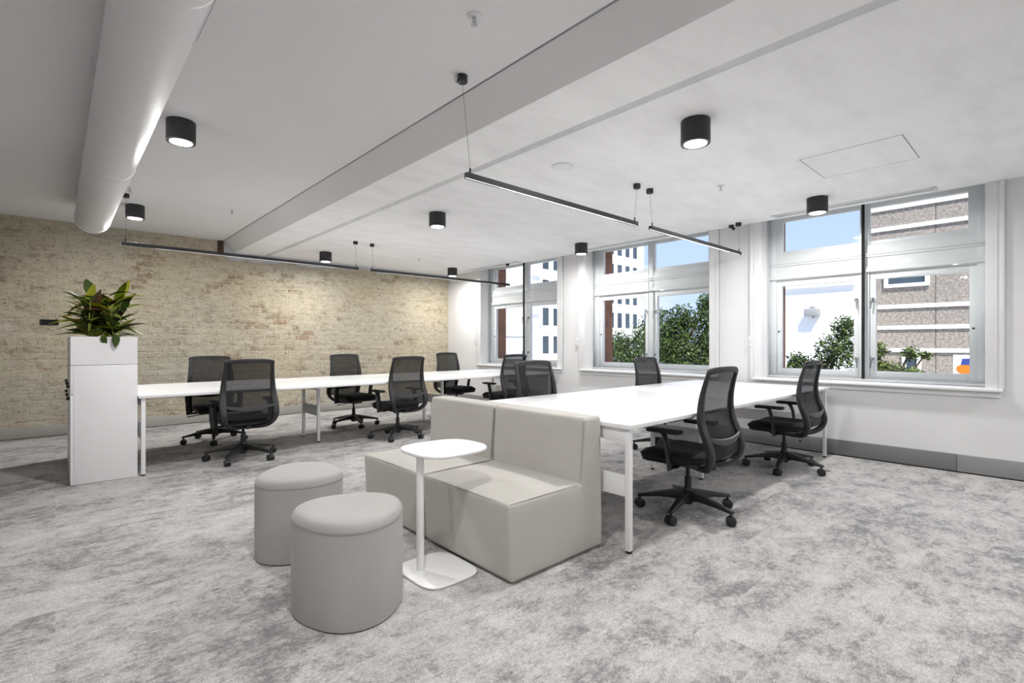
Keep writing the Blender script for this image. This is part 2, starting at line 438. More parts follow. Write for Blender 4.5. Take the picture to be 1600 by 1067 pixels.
while z < 2.78:
    hdr = course % 3 == 1
    L = .1105 if hdr else .2305
    x = X0 + (-.06 if hdr else (-.12 if course % 2 else 0.0))
    while x < XW:
        cx, cz = x + L / 2, z + BH / 2
        hole = (-.20 < cx < .08) and (1.41 < cz < 1.50)
        if cz + BH / 2 < wall_top(cx) + .012 and cx + L / 2 < XW + .03 and cx - L / 2 > X0 - .02 and not hole: bricks.append((cx, cz, hdr))
        x += L + JT
    z += CH; course += 1
rb = random.Random(3)
seen = sorted([b for b in bricks if b[0] > -.66 and b[1] > .14], key=lambda b: b[0] + (.12 if b[2] else 0) * 4)
near = seen[:300]; near_set = set(near); rest = [b for b in bricks if b not in near_set]
for cx, cz, h in near:
    o = bpy.data.objects.new('brick', rb.choice(header if h else stretch)); COL.objects.link(o); o.parent = wb
    o.location = (cx, YW + rb.uniform(-.0015, .003), cz); o.rotation_euler = (0, rb.uniform(-.008, .008), 0)
verts, faces = [], []
for cx, cz, h in rest:
    me = rb.choice(header if h else stretch); b0 = len(verts); dy = rb.uniform(-.0015, .003)
    verts += [(v.co.x + cx, v.co.y + YW + dy, v.co.z + cz) for v in me.vertices]; faces += [tuple(b0 + i for i in p.vertices) for p in me.polygons]
me = bpy.data.meshes.new('brickwork'); me.from_pydata(verts, [], faces); me.update()
bk = put('brickwork', me, 'brick', wb); bk['kind'] = 'stuff'
bm = BM()
xs = [1.925 + i * (XW - 1.925) / 40 for i in range(41)]
lo = [bm.verts.new((x, YW - .012, wall_top(x) - .01 + .012 * math.sin(i * 2.7))) for i, x in enumerate(xs)]
hi = [bm.verts.new((x, YW - .012, 2.72)) for x in xs]; lob = [bm.verts.new((v.co.x, YW + .02, v.co.z)) for v in lo]
for k in range(40):
    bm.faces.new((lo[k], lo[k + 1], hi[k + 1], hi[k])); bm.faces.new((lob[k], lob[k + 1], lo[k + 1], lo[k]))
obj('plaster_band', bm, 'plaster', wb, smooth=0)
o = box_obj('steel_stub', (1.838, 1.912, YW - .03, YW + .02, 2.57, ZL), 'brown_steel', None, .004)
tag(o, 'dark rusty brown steel stub at the top of the brick wall beside the ceiling beam', 'steel stub')
v_ = thing('wall_vent', 'small black rectangular opening in the brick wall left of the plant', 'vent', (-.055, YW, 1.458))
bm = BM(); add_box(bm, -.088, .088, -.014, .006, -.036, -.030, .001); add_box(bm, -.088, .088, -.014, .006, .030, .036, .001); add_box(bm, -.088, -.080, -.014, .006, -.036, .036, .001); add_box(bm, .080, .088, -.014, .006, -.036, .036, .001)
obj('vent_frame', bm, 'black', v_); box_obj('vent_back', (-.081, .081, -.006, .004, -.031, .031), 'gap', v_)

# ------------------------------------------------------------------ skirting
sk = thing('baseboard_right', 'brushed grey metal skirting along the window wall', 'skirting', kind='structure')
yy = [Y0, -1.6, .62, 1.72, 3.4, 5.2, 7.0, YW]
for i, (a, b) in enumerate(zip(yy, yy[1:])):
    box_obj('skirting_length', (XW - .018, XW, a + .0015, b - .0015, .012, .167), 'skirt_dark' if i == 2 else 'skirt', sk, .002)
box_obj('shadow_strip', (XW - .012, XW, Y0, YW, 0, .012), 'gap', sk)
bm = BM(); add_lathe(bm, [(.011, -.002), (.011, .004), (.004, .005)], 12, (XW - .02, 1.93, .10), 'x'); obj('cable_hole', bm, 'gap', sk)
sk = thing('baseboard_back', 'stone grey painted skirting below the brick wall', 'skirting', kind='structure')
for a, b in ((X0, -1.0), (-1.0, 2.65), (2.65, XW)):
    box_obj('skirting_length', (a + .001, b - .001, YW - .028, YW + .01, .008, .145), 'skirt_beige', sk, .002)
box_obj('shadow_strip', (X0, XW, YW - .02, YW + .01, 0, .008), 'gap', sk)

# ------------------------------------------------------------------ windows
def latch(parent, y, z, side):
    bm = BM(); add_box(bm, 6.375, 6.385, y - .016, y + .016, z - .02, z + .02, .003)
    add_tube(bm, [(6.372, y, z + .005), (6.355, y + .004 * side, z - .01), (6.352, y + .012 * side, z - .105)], [.011, .009, .006], 8, flat=(1, .7))
    obj('latch', bm, 'chrome', parent)
WLAB = {1: 'tall white timber window nearest the brick wall', 2: 'tall white timber window between the other two, above the right desk', 3: 'tall white timber window at the right, nearest the camera', 4: 'unseen white timber window added to the row at the right for daylight'}
for n, c, a, b, g in WINS:
    W = thing('window_%d' % n, WLAB[n], 'window', (0, 0, 0), kind='structure')
    # frame head, jambs, mullion
    bm = BM()
    add_box(bm, 6.38, 6.47, a, c - g - .055, ZS, ZH, .002); add_box(bm, 6.38, 6.47, c + g + .055, b, ZS, ZH, .002)
    add_box(bm, 6.3808, 6.469, a + .001, b - .001, ZS - .01, .828, .002); add_box(bm, 6.3808, 6.469, a + .001, b - .001, 2.675, ZH - .001, .002)
    add_box(bm, 6.39, 6.47, c - .042, c + .042, .82, 2.69, .002)
    obj('frame', bm, 'sash', W)
    bm = BM()
    add_box(bm, 6.384, 6.468, a + .002, b - .002, 1.9325, 2.2345, .002)
    add_box(bm, 6.355, 6.40, a, b, 1.945, 1.975, .006); add_box(bm, 6.365, 6.40, a, b, 1.975, 2.0, .004)
    add_box(bm, 6.37, 6.40, a, b, 2.10, 2.125, .004); add_box(bm, 6.36, 6.40, a, b, 2.125, 2.15, .006)
    obj('transom', bm, 'sash', W)
    for s in (-1, 1):
        y0, y1 = sorted((c + s * .1, c + s * g))
        bm = BM()   # casement
        add_box(bm, 6.40, 6.455, y0 - .057, y0, .83, 1.932, .004); add_box(bm, 6.40, 6.455, y1, y1 + .053, .83, 1.932, .004)
        add_box(bm, 6.4006, 6.4544, y0 - .001, y1 + .001, .831, .895, .004); add_box(bm, 6.4006, 6.4544, y0 - .001, y1 + .001, 1.867, 1.931, .004)
        sa = obj('casement', bm, 'sash', W)
        box_obj('pane', (6.428, 6.432, y0 - .004, y1 + .004, .89, 1.872), 'glass', sa)
        yl = c + s * .072
        for zl in (1.03, 1.66): latch(sa, yl, zl, -s)
        bm = BM(); add_lathe(bm, [(.009, -.012), (.009, .0), (.003, .001)], 10, (6.40, c + s * (g + .028), 1.33), 'x'); obj('lock_button', bm, 'black', sa)
        y0, y1 = sorted((c + s * .045, c + s * (g - .01)))
        bm = BM()
        wi, wo = (.02, .066) if s > 0 else (.066, .02)
        add_box(bm, 6.405, 6.455, y0 - wi, y0, 2.235, 2.68, .003); add_box(bm, 6.405, 6.455, y1, y1 + wo, 2.235, 2.68, .003)
        add_box(bm, 6.4056, 6.4544, y0 - .001, y1 + .001, 2.236, 2.28, .003); add_box(bm, 6.4056, 6.4544, y0 - .001, y1 + .001, 2.632, 2.679, .003)
        fa = obj('fanlight', bm, 'sash', W)
        box_obj('pane', (6.428, 6.432, y0 - .004, y1 + .004, 2.276, 2.636), 'glass', fa)
    # secondary glazing: two tall frameless sheets with a channel round them
    for y0, y1 in ((a + .012, c - .012), (c + .012, b - .012)):
        box_obj('secondary_pane', (6.327, 6.333, y0, y1, .81, ZH - .01), 'glass', W)
    bm = BM()
    add_box(bm, 6.31, 6.35, a, b, ZS, .812, .002); add_box(bm, 6.311, 6.349, a, a + .006, .812, ZH, .001); add_box(bm, 6.311, 6.349, b - .014, b, .812, ZH, .002)
    obj('glazing_channel', bm, 'desk_grey', W)
    if n != 2:
        box_obj('gasket', (6.318, 6.342, c - .012, c + .012, .80, ZH), 'gap', W)
    else:
        box_obj('gasket', (6.324, 6.336, c - .004, c + .004, .812, ZH), 'desk_grey', W)
    # moulded casing and sill
    for y0, y1, s in ((a - .125, a, -1), (b, b + .125, 1)):
        bm = BM(); add_box(bm, XW - .016, XW, y0, y1, ZS - .01, ZR, .003)
        e = y0 if s < 0 else y1 - .03
        add_box(bm, XW - .026, XW, e, e + .03, ZS - .01, ZR, .005); e2 = y0 + .045 if s < 0 else y1 - .06
        add_box(bm, XW - .020, XW, e2, e2 + .015, ZS - .01, ZR, .004)
        obj('casing', bm, 'trim', W)
    box_obj('sill', (XW - .075, 6.40, a - .115, b + .09, ZS - .032, ZS - .004), 'trim', W, .008, 3)
    bm = BM(); add_box(bm, XW - .022, XW, a - .1, b + .075, ZS - .085, ZS - .03, .005); obj('apron', bm, 'trim', W)

for yc, lab in ((2.47, 'white blind cord hanging left of the rightmost window'), (5.14, 'white blind cord hanging left of the middle window'), (7.76, 'white blind cord hanging left of the far window')):
    B = thing('blind_cord', lab, 'cord', (XW - .045, yc, 0), group='blind cords')
    bm = BM(); add_tube(bm, [(0, 0, ZR), (0, 0, 1.27)], .0022, 6); obj('cord', bm, 'desk_grey', B)
    bm = BM(); add_lathe(bm, [(.003, 1.285), (.009, 1.275), (.010, 1.225), (.004, 1.215)], 10); obj('toggle', bm, 'trim', B)
    bm = BM(); add_box(bm, -.004, .03, -.012, .012, 1.16, 1.19, .003); obj('cleat', bm, 'trim', B)

# ------------------------------------------------------------------ duct
D = thing('air_duct', 'large round white ventilation duct under the left ceiling', 'duct', (.312, 0, 2.594))
R = .158
bm = BM()
prof = [(R - .004, 7.42), (R, 7.41), (R, Y0 + .02)]
add_lathe(bm, prof, 48, (0, 0, 0), 'y'); obj('tube', bm, 'duct', D)
for yj in (7.30, 4.9, 2.2): 
    bm = BM(); add_lathe(bm, [(R, yj), (R + .003, yj + .003), (R + .003, yj + .022), (R, yj + .025)], 48, (0, 0, 0), 'y'); obj('joint_band', bm, 'duct', D)
def duct_slot(y0, y1, ang):
    bm = BM()
    add_box(bm, -.03, .03, y0, y1, -.004, .004, .002); o = obj('slot_grille', bm, 'duct', D)
    o.rotation_euler = (0, ang, 0); o.location = (R * math.sin(ang), 0, R * math.cos(ang))
    b2 = BM(); add_box(b2, -.006, .006, y0 + .02, y1 - .02, .003, .006); s = obj('slot', b2, 'gap', o)
duct_slot(.6, 2.62, PI * .6)
for yh in (6.7, 3.6, .8):
    for s in (-1, 1):
        bm = BM(); add_tube(bm, [(s * (R + .004), yh, 0), (s * (R + .004), yh, ZL - 2.594)], .004, 6); obj('hanger_rod', bm, 'duct', D)

# ------------------------------------------------------------------ ceiling lamps
LAMPS = []
def make_lamp():
    L = thing('downlight', '', 'downlight')
    bm = BM(); add_lathe(bm, [(.086, -.148), (.091, -.143), (.091, -.004), (.088, 0)], 40)
    hou = obj('housing', bm, 'black_metal', L)
    bm = BM(); add_lathe(bm, [(.070, -.1478), (.074, -.1500), (.090, -.1500), (.0905, -.146)], 40); obj('rim', bm, 'lumbar', L)
    bm = BM(); add_lathe(bm, [(.070, -.1515), (.070, -.147)], 36); obj('lens', bm, 'lens', L)
    ld = bpy.data.lights.new('downlight_beam', 'AREA'); ld.shape = 'DISK'; ld.size = .138; ld.energy = LAMP_W; ld.color = LAMP_COL
    lo_ = bpy.data.objects.new('beam', ld); COL.objects.link(lo_); lo_.parent = L; lo_.location = (0, 0, -.1535)
    return L
lamp0 = make_lamp()
SEEN = [((.662, 4.22, ZL), 'black cylinder downlight just right of the duct, large, on the left ceiling'), ((.675, 7.14, ZL), 'black cylinder downlight beside the end of the duct, near the brick wall'),
        ((3.10, 4.60, ZR), 'black cylinder downlight in the centre of the picture, above the sofa'), ((3.13, 7.75, ZR), 'black cylinder downlight above the middle of the far desk, just over the left bar light'),
        ((5.57, 7.76, ZR), 'black cylinder downlight in the far corner by the first window'), ((5.57, 4.61, ZR), 'black cylinder downlight in front of the middle window'),
        ((3.04, 1.57, ZR), 'largest black cylinder downlight, on the right ceiling'), ((5.53, 1.59, ZR), 'black cylinder downlight in front of the rightmost window')]
HID = [(-1.76, 1.35, ZL), (.67, 1.25, ZL), (.67, -1.6, ZL), (3.06, -1.5, ZR), (5.54, -1.5, ZR)]
first = True
for p, lab in SEEN:
    if first: lamp0.location = p; lamp0['label'] = lab; lamp0['group'] = 'ceiling downlights'; first = False
    else: dup(lamp0, p, 0, lab, 'ceiling downlights')
for p in HID: dup(lamp0, p, 0, 'black cylinder downlight of the same grid, out of the picture behind the viewer', 'ceiling downlights out of the picture')

def bar_light(x0, x1, y, z, cans, label):
    B = thing('linear_pendant', label, 'pendant lamp', ((x0 + x1) / 2, y, z), group='linear pendants')
    h = (x1 - x0) / 2
    bm = BM(); add_box(bm, -h, h, -.016, .016, -.012, .018, .002); add_box(bm, -h, h, -.0159, -.006, -.018, -.011); add_box(bm, -h, h, .006, .0159, -.018, -.011)
    obj('bar', bm, 'black_metal', B, 0)
    box_obj('diffuser', (-h + .006, h - .006, -.0059, .0059, -.0145, -.0115), 'bar_lens', B)
    for s, can in zip((-1, 1), cans):
        xe = s * (h - .035); cx, cy, cz = can[0] - (x0 + x1) / 2, can[1] - y, can[2] - z
        bm = BM(); add_tube(bm, [(xe, 0, .018), (xe, 0, .052)], .006, 8); w = obj('wire_grip', bm, 'black_metal', B)
        bm = BM(); add_tube(bm, [(xe, 0, .05), (cx, cy, cz - .03)], .0012, 5); obj('wire', bm, 'lumbar', B)
        bm = BM(); add_lathe(bm, [(.030, -.040), (.032, -.038), (.032, 0)], 20, (cx, cy, cz)); obj('ceiling_canopy', bm, 'black_metal', B)
    ld = bpy.data.lights.new('bar_beam', 'AREA'); ld.shape = 'RECTANGLE'; ld.size = 2 * h - .6; ld.size_y = .0114; ld.energy = BAR_W * 2 * h; ld.color = LAMP_COL
    lo_ = bpy.data.objects.new('beam', ld); COL.objects.link(lo_); lo_.parent = B; lo_.location = (0, 0, -.0150)
bar_light(1.935, 3.86, 2.55, 2.262, [(1.775, 2.375, ZL), (3.86, 2.55, ZR)], 'black bar pendant above the sofa end of the right desk')
bar_light(4.075, 6.03, 2.55, 2.262, [(4.07, 2.55, ZR), (5.98, 2.55, ZR)], 'black bar pendant crossing in front of the middle window')
bar_light(.515, 3.15, 6.65, 2.243, [(.55, 6.65, ZL), (3.11, 6.65, ZR)], 'long black bar pendant against the brick wall, left part')
bar_light(3.33, 6.03, 6.65, 2.243, [(3.36, 6.65, ZR), (5.98, 6.65, ZR)], 'long black bar pendant reaching towards the far window')

# ------------------------------------------------------------------ small ceiling fittings
def sprinkler(p, r, label):
    S = thing('sprinkler', label, 'sprinkler', p, group='ceiling sprinklers')
    bm = BM(); add_lathe(bm, [(r * .62, -.009), (r, -.005), (r, 0)], 24); obj('rosette', bm, 'trim', S)
    bm = BM(); add_lathe(bm, [(.010, -.032), (.009, -.006)], 12); add_lathe(bm, [(.003, -.045), (.016, -.044), (.016, -.041), (.003, -.040)], 14); add_tube(bm, [(.009, 0, -.03), (.004, 0, -.042)], .002, 5); add_tube(bm, [(-.009, 0, -.03), (-.004, 0, -.042)], .002, 5)
    obj('nozzle', bm, 'chrome', S)
sprinkler((1.493, 1.90, ZL), .036, 'sprinkler head with white rosette at the top centre of the ceiling')
sprinkler((.56, 6.36, ZL), .020, 'small sprinkler head beside the duct near the brick wall')
sprinkler((1.54, 6.58, ZL), .018, 'small sprinkler head on the left ceiling near the beam')
sprinkler((4.46, 2.06, ZR), .036, 'sprinkler head on the right ceiling in front of the windows')
sprinkler((4.50, 7.21, ZR), .018, 'small sprinkler head on the far right ceiling above the far desk')
P = thing('ceiling_speaker', 'flat round white speaker disc on the right ceiling', 'speaker', (3.025, 2.70, ZR))
bm = BM(); add_lathe(bm, [(.074, -.008), (.086, -.006), (.088, 0)], 36); obj('rim', bm, 'trim', P)
bm = BM(); add_lathe(bm, [(.072, -.0085), (.074, -.004)], 36); obj('grille', bm, 'speaker', P)
P = thing('hanger_clamp', 'small steel clamp on the ceiling beside the black canopy', 'clamp', (1.735, 2.37, ZL))
bm = BM(); add_tube(bm, [(0, 0, 0), (0, 0, -.02)], .005, 8); obj('bolt', bm, 'chrome', P)
bm = BM(); add_tube(bm, [(.018 * math.cos(t), 0, -.038 + .02 * math.sin(t)) for t in [2 * PI * k / 14 for k in range(15)]], .004, 6); obj('ring', bm, 'chrome', P)
P = thing('spotlight', 'tiny black spot fitting on the ceiling left of the rightmost window', 'spotlight', (6.04, 2.66, ZR))
bm = BM(); add_lathe(bm, [(.03, -.03), (.03, 0)], 16); obj('base', bm, 'black_metal', P)
bm = BM(); add_tube(bm, [(0, 0, -.02), (.02, -.03, -.055)], .016, 10); obj('head', bm, 'black_metal', P)
P = thing('access_panel', 'flush square access panel in the right ceiling', 'access panel', (4.60, 1.035, ZR))
box_obj('panel', (-.313, .313, -.317, .317, -.0012, .01), 'ceil', P)
bm = BM()
for q in ((-.319, .319, -.323, -.318), (-.319, .319, .318, .323), (-.319, -.314, -.323, .323), (.314, .319, -.323, .323)): add_box(bm, *q, -.0006, .004)
obj('joint', bm, 'lumbar', P)
for y0, y1, lab in ((.74, 2.16, 'white slot air diffuser in the ceiling above the rightmost window'), (3.42, 4.98, 'white slot air diffuser in the ceiling above the middle window'), (6.35, 7.72, 'white slot air diffuser in the ceiling above the far window')):
    P = thing('air_diffuser', lab, 'air diffuser', (5.99, (y0 + y1) / 2, ZR), group='slot air diffusers')
    h = (y1 - y0) / 2
    bm = BM(); add_box(bm, -.07, -.045, -h, h, -.006, 0, .002); add_box(bm, .045, .07, -h, h, -.006, 0, .002); add_box(bm, -.07, .07, -h, -h + .03, -.006, 0, .002); add_box(bm, -.07, .07, h - .03, h, -.006, 0, .002)
    obj('frame', bm, 'trim', P); box_obj('slot_back', (-.046, .046, -h + .029, h - .029, -.001, 0.0), 'lumbar', P)
    for k in (-.030, -.010, .010, .030): box_obj('slat', (k - .0045, k + .0045, -h + .03, h - .03, -.004, -.001), 'trim', P)

# ------------------------------------------------------------------ bench desks
def desk(name, label, x0, nmod, y0, y1, top, end_in=.02):
    D = thing(name, label, 'desk', (0, 0, 0)); L = 1.8 if nmod == 2 else 1.79
    yc = (y0 + y1) / 2; t = .025; r = .0165
    for k in range(nmod):
        a, b = x0 + k * L, x0 + (k + 1) * L
        w = box_obj('worktop', (a + .0008, b - .0008, y0, y1, top - t, top), 'desk', D, .0025)
        m = (a + b) / 2 - (.0)
        bm = BM(); add_box(bm, m - .19, m + .19, yc - .055, yc + .055, top, top + .0035, .0012); f = obj('cable_flap', bm, 'desk', w)
        box_obj('flap_slot', (m - .188, m + .188, yc - .062, yc - .055, top - .002, top + .0015), 'desk_grey', w)
    xe = x0 + nmod * L
    for yb in (yc - .20, yc + .20):
        box_obj('under_beam', (x0 + .06, xe - .06, yb - .02, yb + .02, top - .075, top - t), 'desk_metal', D)
    def leg(x, y):
        bm = BM(); add_box(bm, x - r, x + r, y - r, y + r, .012, top - t, .004); l = obj('leg', bm, 'desk_metal', D)
        bm = BM(); add_lathe(bm, [(.018, 0), (.018, .014)], 14, (x, y, 0)); obj('foot', bm, 'black', l)
    for k in range(nmod + 1):
        x = x0 + k * L
        if k in (0, nmod):
            x = x + (end_in + r if k == 0 else -end_in - r)
            ya, yb = y0 + .02 + r, y1 - .02 - r
        else: ya, yb = yc - .24, yc + .24
        leg(x, ya); leg(x, yb)
        box_obj('cross_rail', (x - .014, x + .014, ya + r, yb - r, top - t - .075, top - t), 'desk_metal', D, .002)
        box_obj('cable_panel', (x - .010, x + .010, ya + r, yb - r, .315, .435), 'desk_grey' if 0 < k < nmod else 'desk_metal', D, .002)
    return D
desk('bench_desk', 'white bench desk standing behind the sofa and reaching the window wall', 2.36, 2, 1.60, 3.07, .730)
desk('bench_desk', 'long white bench desk in front of the brick wall', .545, 3, 5.50, 6.98, .722)

# ------------------------------------------------------------------ office chairs
def catmull(pts, m=5):
    pts = [Vector(p) for p in pts]; out = []
    for i in range(len(pts) - 1):
        p0, p1, p2, p3 = pts[max(i - 1, 0)], pts[i], pts[i + 1], pts[min(i + 2, len(pts) - 1)]
        for k in range(m):
            t = k / m
            out.append(.5 * ((2 * p1) + (-p0 + p2) * t + (2 * p0 - 5 * p1 + 4 * p2 - p3) * t * t + (-p0 + 3 * p1 - 3 * p2 + p3) * t ** 3))
    out.append(pts[-1]); return out
BACK = [(.338, -.05, .020), (.342, -.13, .085), (.360, -.205, .165), (.405, -.255, .215), (.475, -.272, .236), (.56, -.250, .240), (.65, -.215, .234), (.74, -.202, .228), (.84, -.210, .222), (.93, -.230, .217), (.985, -.246, .214)]
def back_at(z):
    for (z0, y0, w0), (z1, y1, w1) in zip(BACK, BACK[1:]):
        if z <= z1:
            t = (z - z0) / (z1 - z0); return y0 + (y1 - y0) * t, w0 + (w1 - w0) * t
    return BACK[-1][1], BACK[-1][2]
def make_chair():
    C = thing('office_chair', '', 'chair')
    star = C
    bm = BM(); add_lathe(bm, [(.030, .062), (.037, .072), (.040, .10), (.037, .150), (.030, .172), (.018, .174)], 20); obj('hub', bm, 'black', C)
    for k in range(5):
        a = 2 * PI * k / 5; ca, sa = math.cos(a), math.sin(a)
        bm = BM(); secs = []
        for r_, zt, zb, w in ((.020, .160, .085, .034), (.10, .150, .098, .032), (.20, .128, .095, .026), (.30, .106, .082, .019), (.345, .097, .078, .016)):
            q = [(-w * .7, zt), (w * .7, zt), (w, (zt + zb) / 2), (w * .8, zb), (-w * .8, zb), (-w, (zt + zb) / 2)]
            secs.append([bm.verts.new((ca * r_ - sa * x, sa * r_ + ca * x, z_)) for x, z_ in q])
        for s0, s1 in zip(secs, secs[1:]):
            for j in range(6): bm.faces.new((s0[j], s0[(j + 1) % 6], s1[(j + 1) % 6], s1[j]))
        bm.faces.new(secs[0][::-1]); bm.faces.new(secs[-1])
        obj('base_leg', bm, 'black', star, 40)
        cx, cy = ca * .330, sa * .330
        bm = BM(); add_tube(bm, [(cx, cy, .088), (cx, cy, .052)], .008, 8)
        rot = a + PI / 2 + (.6 if k % 2 else -.4); u = Vector((math.cos(rot), math.sin(rot), 0)); c0 = Vector((cx, cy, .031))
        for s in (-1, 1): add_tube(bm, [c0 + u * s * .006, c0 + u * s * .010, c0 + u * s * .026, c0 + u * s * .030], [.028, .031, .031, .024], 18)
        add_tube(bm, [c0 - u * .007, c0 + u * .007], .033, 14)
        obj('caster', bm, 'black', star, 40)
    bm = BM(); add_lathe(bm, [(.024, .16), (.024, .245), (.0235, .25), (.014, .251), (.014, .345)], 18); obj('gas_lift', bm, 'black', C)
    bm = BM(); add_box(bm, -.075, .075, -.12, .11, .325, .372, .012); add_box(bm, -.022, .022, -.20, -.08, .328, .362, .008); obj('tilt_mechanism', bm, 'black', C)
    bm = BM(); add_tube(bm, [(.07, .06, .345), (.20, .075, .340), (.255, .08, .333)], .0055, 8); add_tube(bm, [(.235, .078, .336), (.30, .083, .330)], [.009, .012], 8, flat=(1.2, .6)); obj('tilt_lever', bm, 'black', C)
    # seat cushion with waterfall front
    bm = BM(); ny, nx = 14, 12; top = []; bot = []
    def rim(u, v):
        x = (u - .5) * 2; y = (v - .5) * 2
        k = 1.0 / max(1e-6, (abs(x) ** 5 + abs(y) ** 5) ** .2) * max(abs(x), abs(y)) if (x or y) else 1
        return x * k, y * k
    for j in range(ny + 1):
        rt_, rb_ = [], []
        for i in range(nx + 1):
            x, y = rim(i / nx, j / ny); X_ = x * (.245 + .008 * y); Y_ = .035 + y * .245
            e = max(abs(x), abs(y)); fall = -.03 * max(0, y - .55) ** 1.3 / .36
            zt = .462 - .014 * e ** 4 - .012 * (1 - x * x) * (1 - y * y) + fall + .008 * x * x
            if i in (0, nx) or j in (0, ny): zt -= .02
            rt_.append(bm.verts.new((X_, Y_, zt))); rb_.append(bm.verts.new((X_ * .93, .03 + (Y_ - .03) * .94, .376 + (.02 if e > .9 else 0) + .6 * fall)))
        top.append(rt_); bot.append(rb_)
    for j in range(ny):
        for i in range(nx):
            bm.faces.new((top[j][i], top[j][i + 1], top[j + 1][i + 1], top[j + 1][i])); bm.faces.new((bot[j][i], bot[j + 1][i], bot[j + 1][i + 1], bot[j][i + 1]))
    for i in range(nx):
        bm.faces.new((top[0][i + 1], top[0][i], bot[0][i], bot[0][i + 1])); bm.faces.new((top[ny][i], top[ny][i + 1], bot[ny][i + 1], bot[ny][i]))
    for j in range(ny):
        bm.faces.new((top[j][0], top[j + 1][0], bot[j + 1][0], bot[j][0])); bm.faces.new((top[j + 1][nx], top[j][nx], bot[j][nx], bot[j + 1][nx]))
    obj('seat', bm, 'seat', C, 60)
    bm = BM(); add_box(bm, -.205, .205, -.17, .225, .360, .388, .012, 2); obj('seat_pan', bm, 'black', C)
    # back frame: one closed hoop
    left = [(-w, y, z_) for z_, y, w in BACK]; right = [(w, y, z_) for z_, y, w in reversed(BACK)]
    topbar = [(-.205, -.251, 1.003), (-.12, -.262, 1.012), (0, -.266, 1.014), (.12, -.262, 1.012), (.205, -.251, 1.003)]
    path = catmull(left + topbar + right, 4)
    bm = BM(); rings = []
    for i, p in enumerate(path):
        t = (path[min(i + 1, len(path) - 1)] - path[max(i - 1, 0)]).normalized()
        dep = Vector((0, -1, 0)); dep = (dep - t * dep.dot(t)).normalized(); wid = t.cross(dep)
        onbar = p.z > .99
        lower = max(0.0, min(1.0, (.96 - p.z) / .32))
        hw, hd = (.019, .010) if onbar else (.0145 + .014 * lower * min(1, max(.35, (p.z - .36) / .12)), .011 + .012 * lower)
        rings.append([bm.verts.new(p + wid * hw * sx + dep * hd * sy) for sx, sy in ((-1, -.6), (-.6, -1), (.6, -1), (1, -.6), (1, .6), (.6, 1), (-.6, 1), (-1, .6))])
    for s0, s1 in zip(rings, rings[1:]):
        for j in range(8): bm.faces.new((s0[j], s0[(j + 1) % 8], s1[(j + 1) % 8], s1[j]))
    bm.faces.new(rings[0][::-1]); bm.faces.new(rings[-1])
    obj('back_frame', bm, 'frame_black', C, 50)
    # mesh panel
    bm = BM(); rows = []; zs = [.435 + (1.004 - .435) * k / 18 for k in range(19)]
    for z_ in zs:
        y, w = back_at(z_); rows.append([bm.verts.new((w * u, y + .004 - .022 * (1 - u * u) * (1 if z_ > .5 else .6), z_)) for u in [k / 6 - 1 for k in range(13)]])
    for a_, b_ in zip(rows, rows[1:]):
        for k in range(12): bm.faces.new((a_[k], a_[k + 1], b_[k + 1], b_[k]))
    obj('back_mesh', bm, 'mesh', C, 60)
    # lumbar crescent behind the mesh
    bm = BM(); ra, rb2 = [], []
    for k in range(17):
        u = k / 8 - 1; zc = .570 - .032 * (1 - u * u); hh = .010 + .013 * (1 - u * u); y, w = back_at(zc); yb = y - .012 - .020 * (1 - u * u)
        ra.append((bm.verts.new((w * u * .97, yb, zc + hh)), bm.verts.new((w * u * .97, yb, zc - hh)))); rb2.append((bm.verts.new((w * u * .97, yb - .010, zc + hh * .8)), bm.verts.new((w * u * .97, yb - .010, zc - hh * .8))))
    for k in range(16):
        for A, B_ in ((ra[k], ra[k + 1]), (rb2[k + 1], rb2[k])): bm.faces.new((A[0], B_[0], B_[1], A[1]))
        bm.faces.new((ra[k][0], rb2[k][0], rb2[k + 1][0], ra[k + 1][0])); bm.faces.new((ra[k][1], ra[k + 1][1], rb2[k + 1][1], rb2[k][1]))
    obj('lumbar_support', bm, 'lumbar', C, 50)
    for s in (-1, 1):
        bm = BM()
        add_tube(bm, [(s * .10, -.01, .366), (s * .20, -.01, .352), (s * .262, -.008, .358)], .022, 8, flat=(1.1, .5))
        add_tube(bm, [(s * .262, -.008, .345), (s * .272, -.002, .43), (s * .274, .012, .52), (s * .270, .03, .572), (s * .266, .045, .590)], [.024, .023, .022, .022, .026], 8, flat=(.55, 1.45))
        ar = obj('armrest', bm, 'black', C, 50)
        bm = BM(); add_box(bm, s * .264 - .040, s * .264 + .040, -.085, .155, .586, .612, .010, 3); obj('arm_pad', bm, 'black', ar)
    return C
chair0 = make_chair()
NEARL, FARL = 'chairs along the far desk', 'chairs along the far desk'
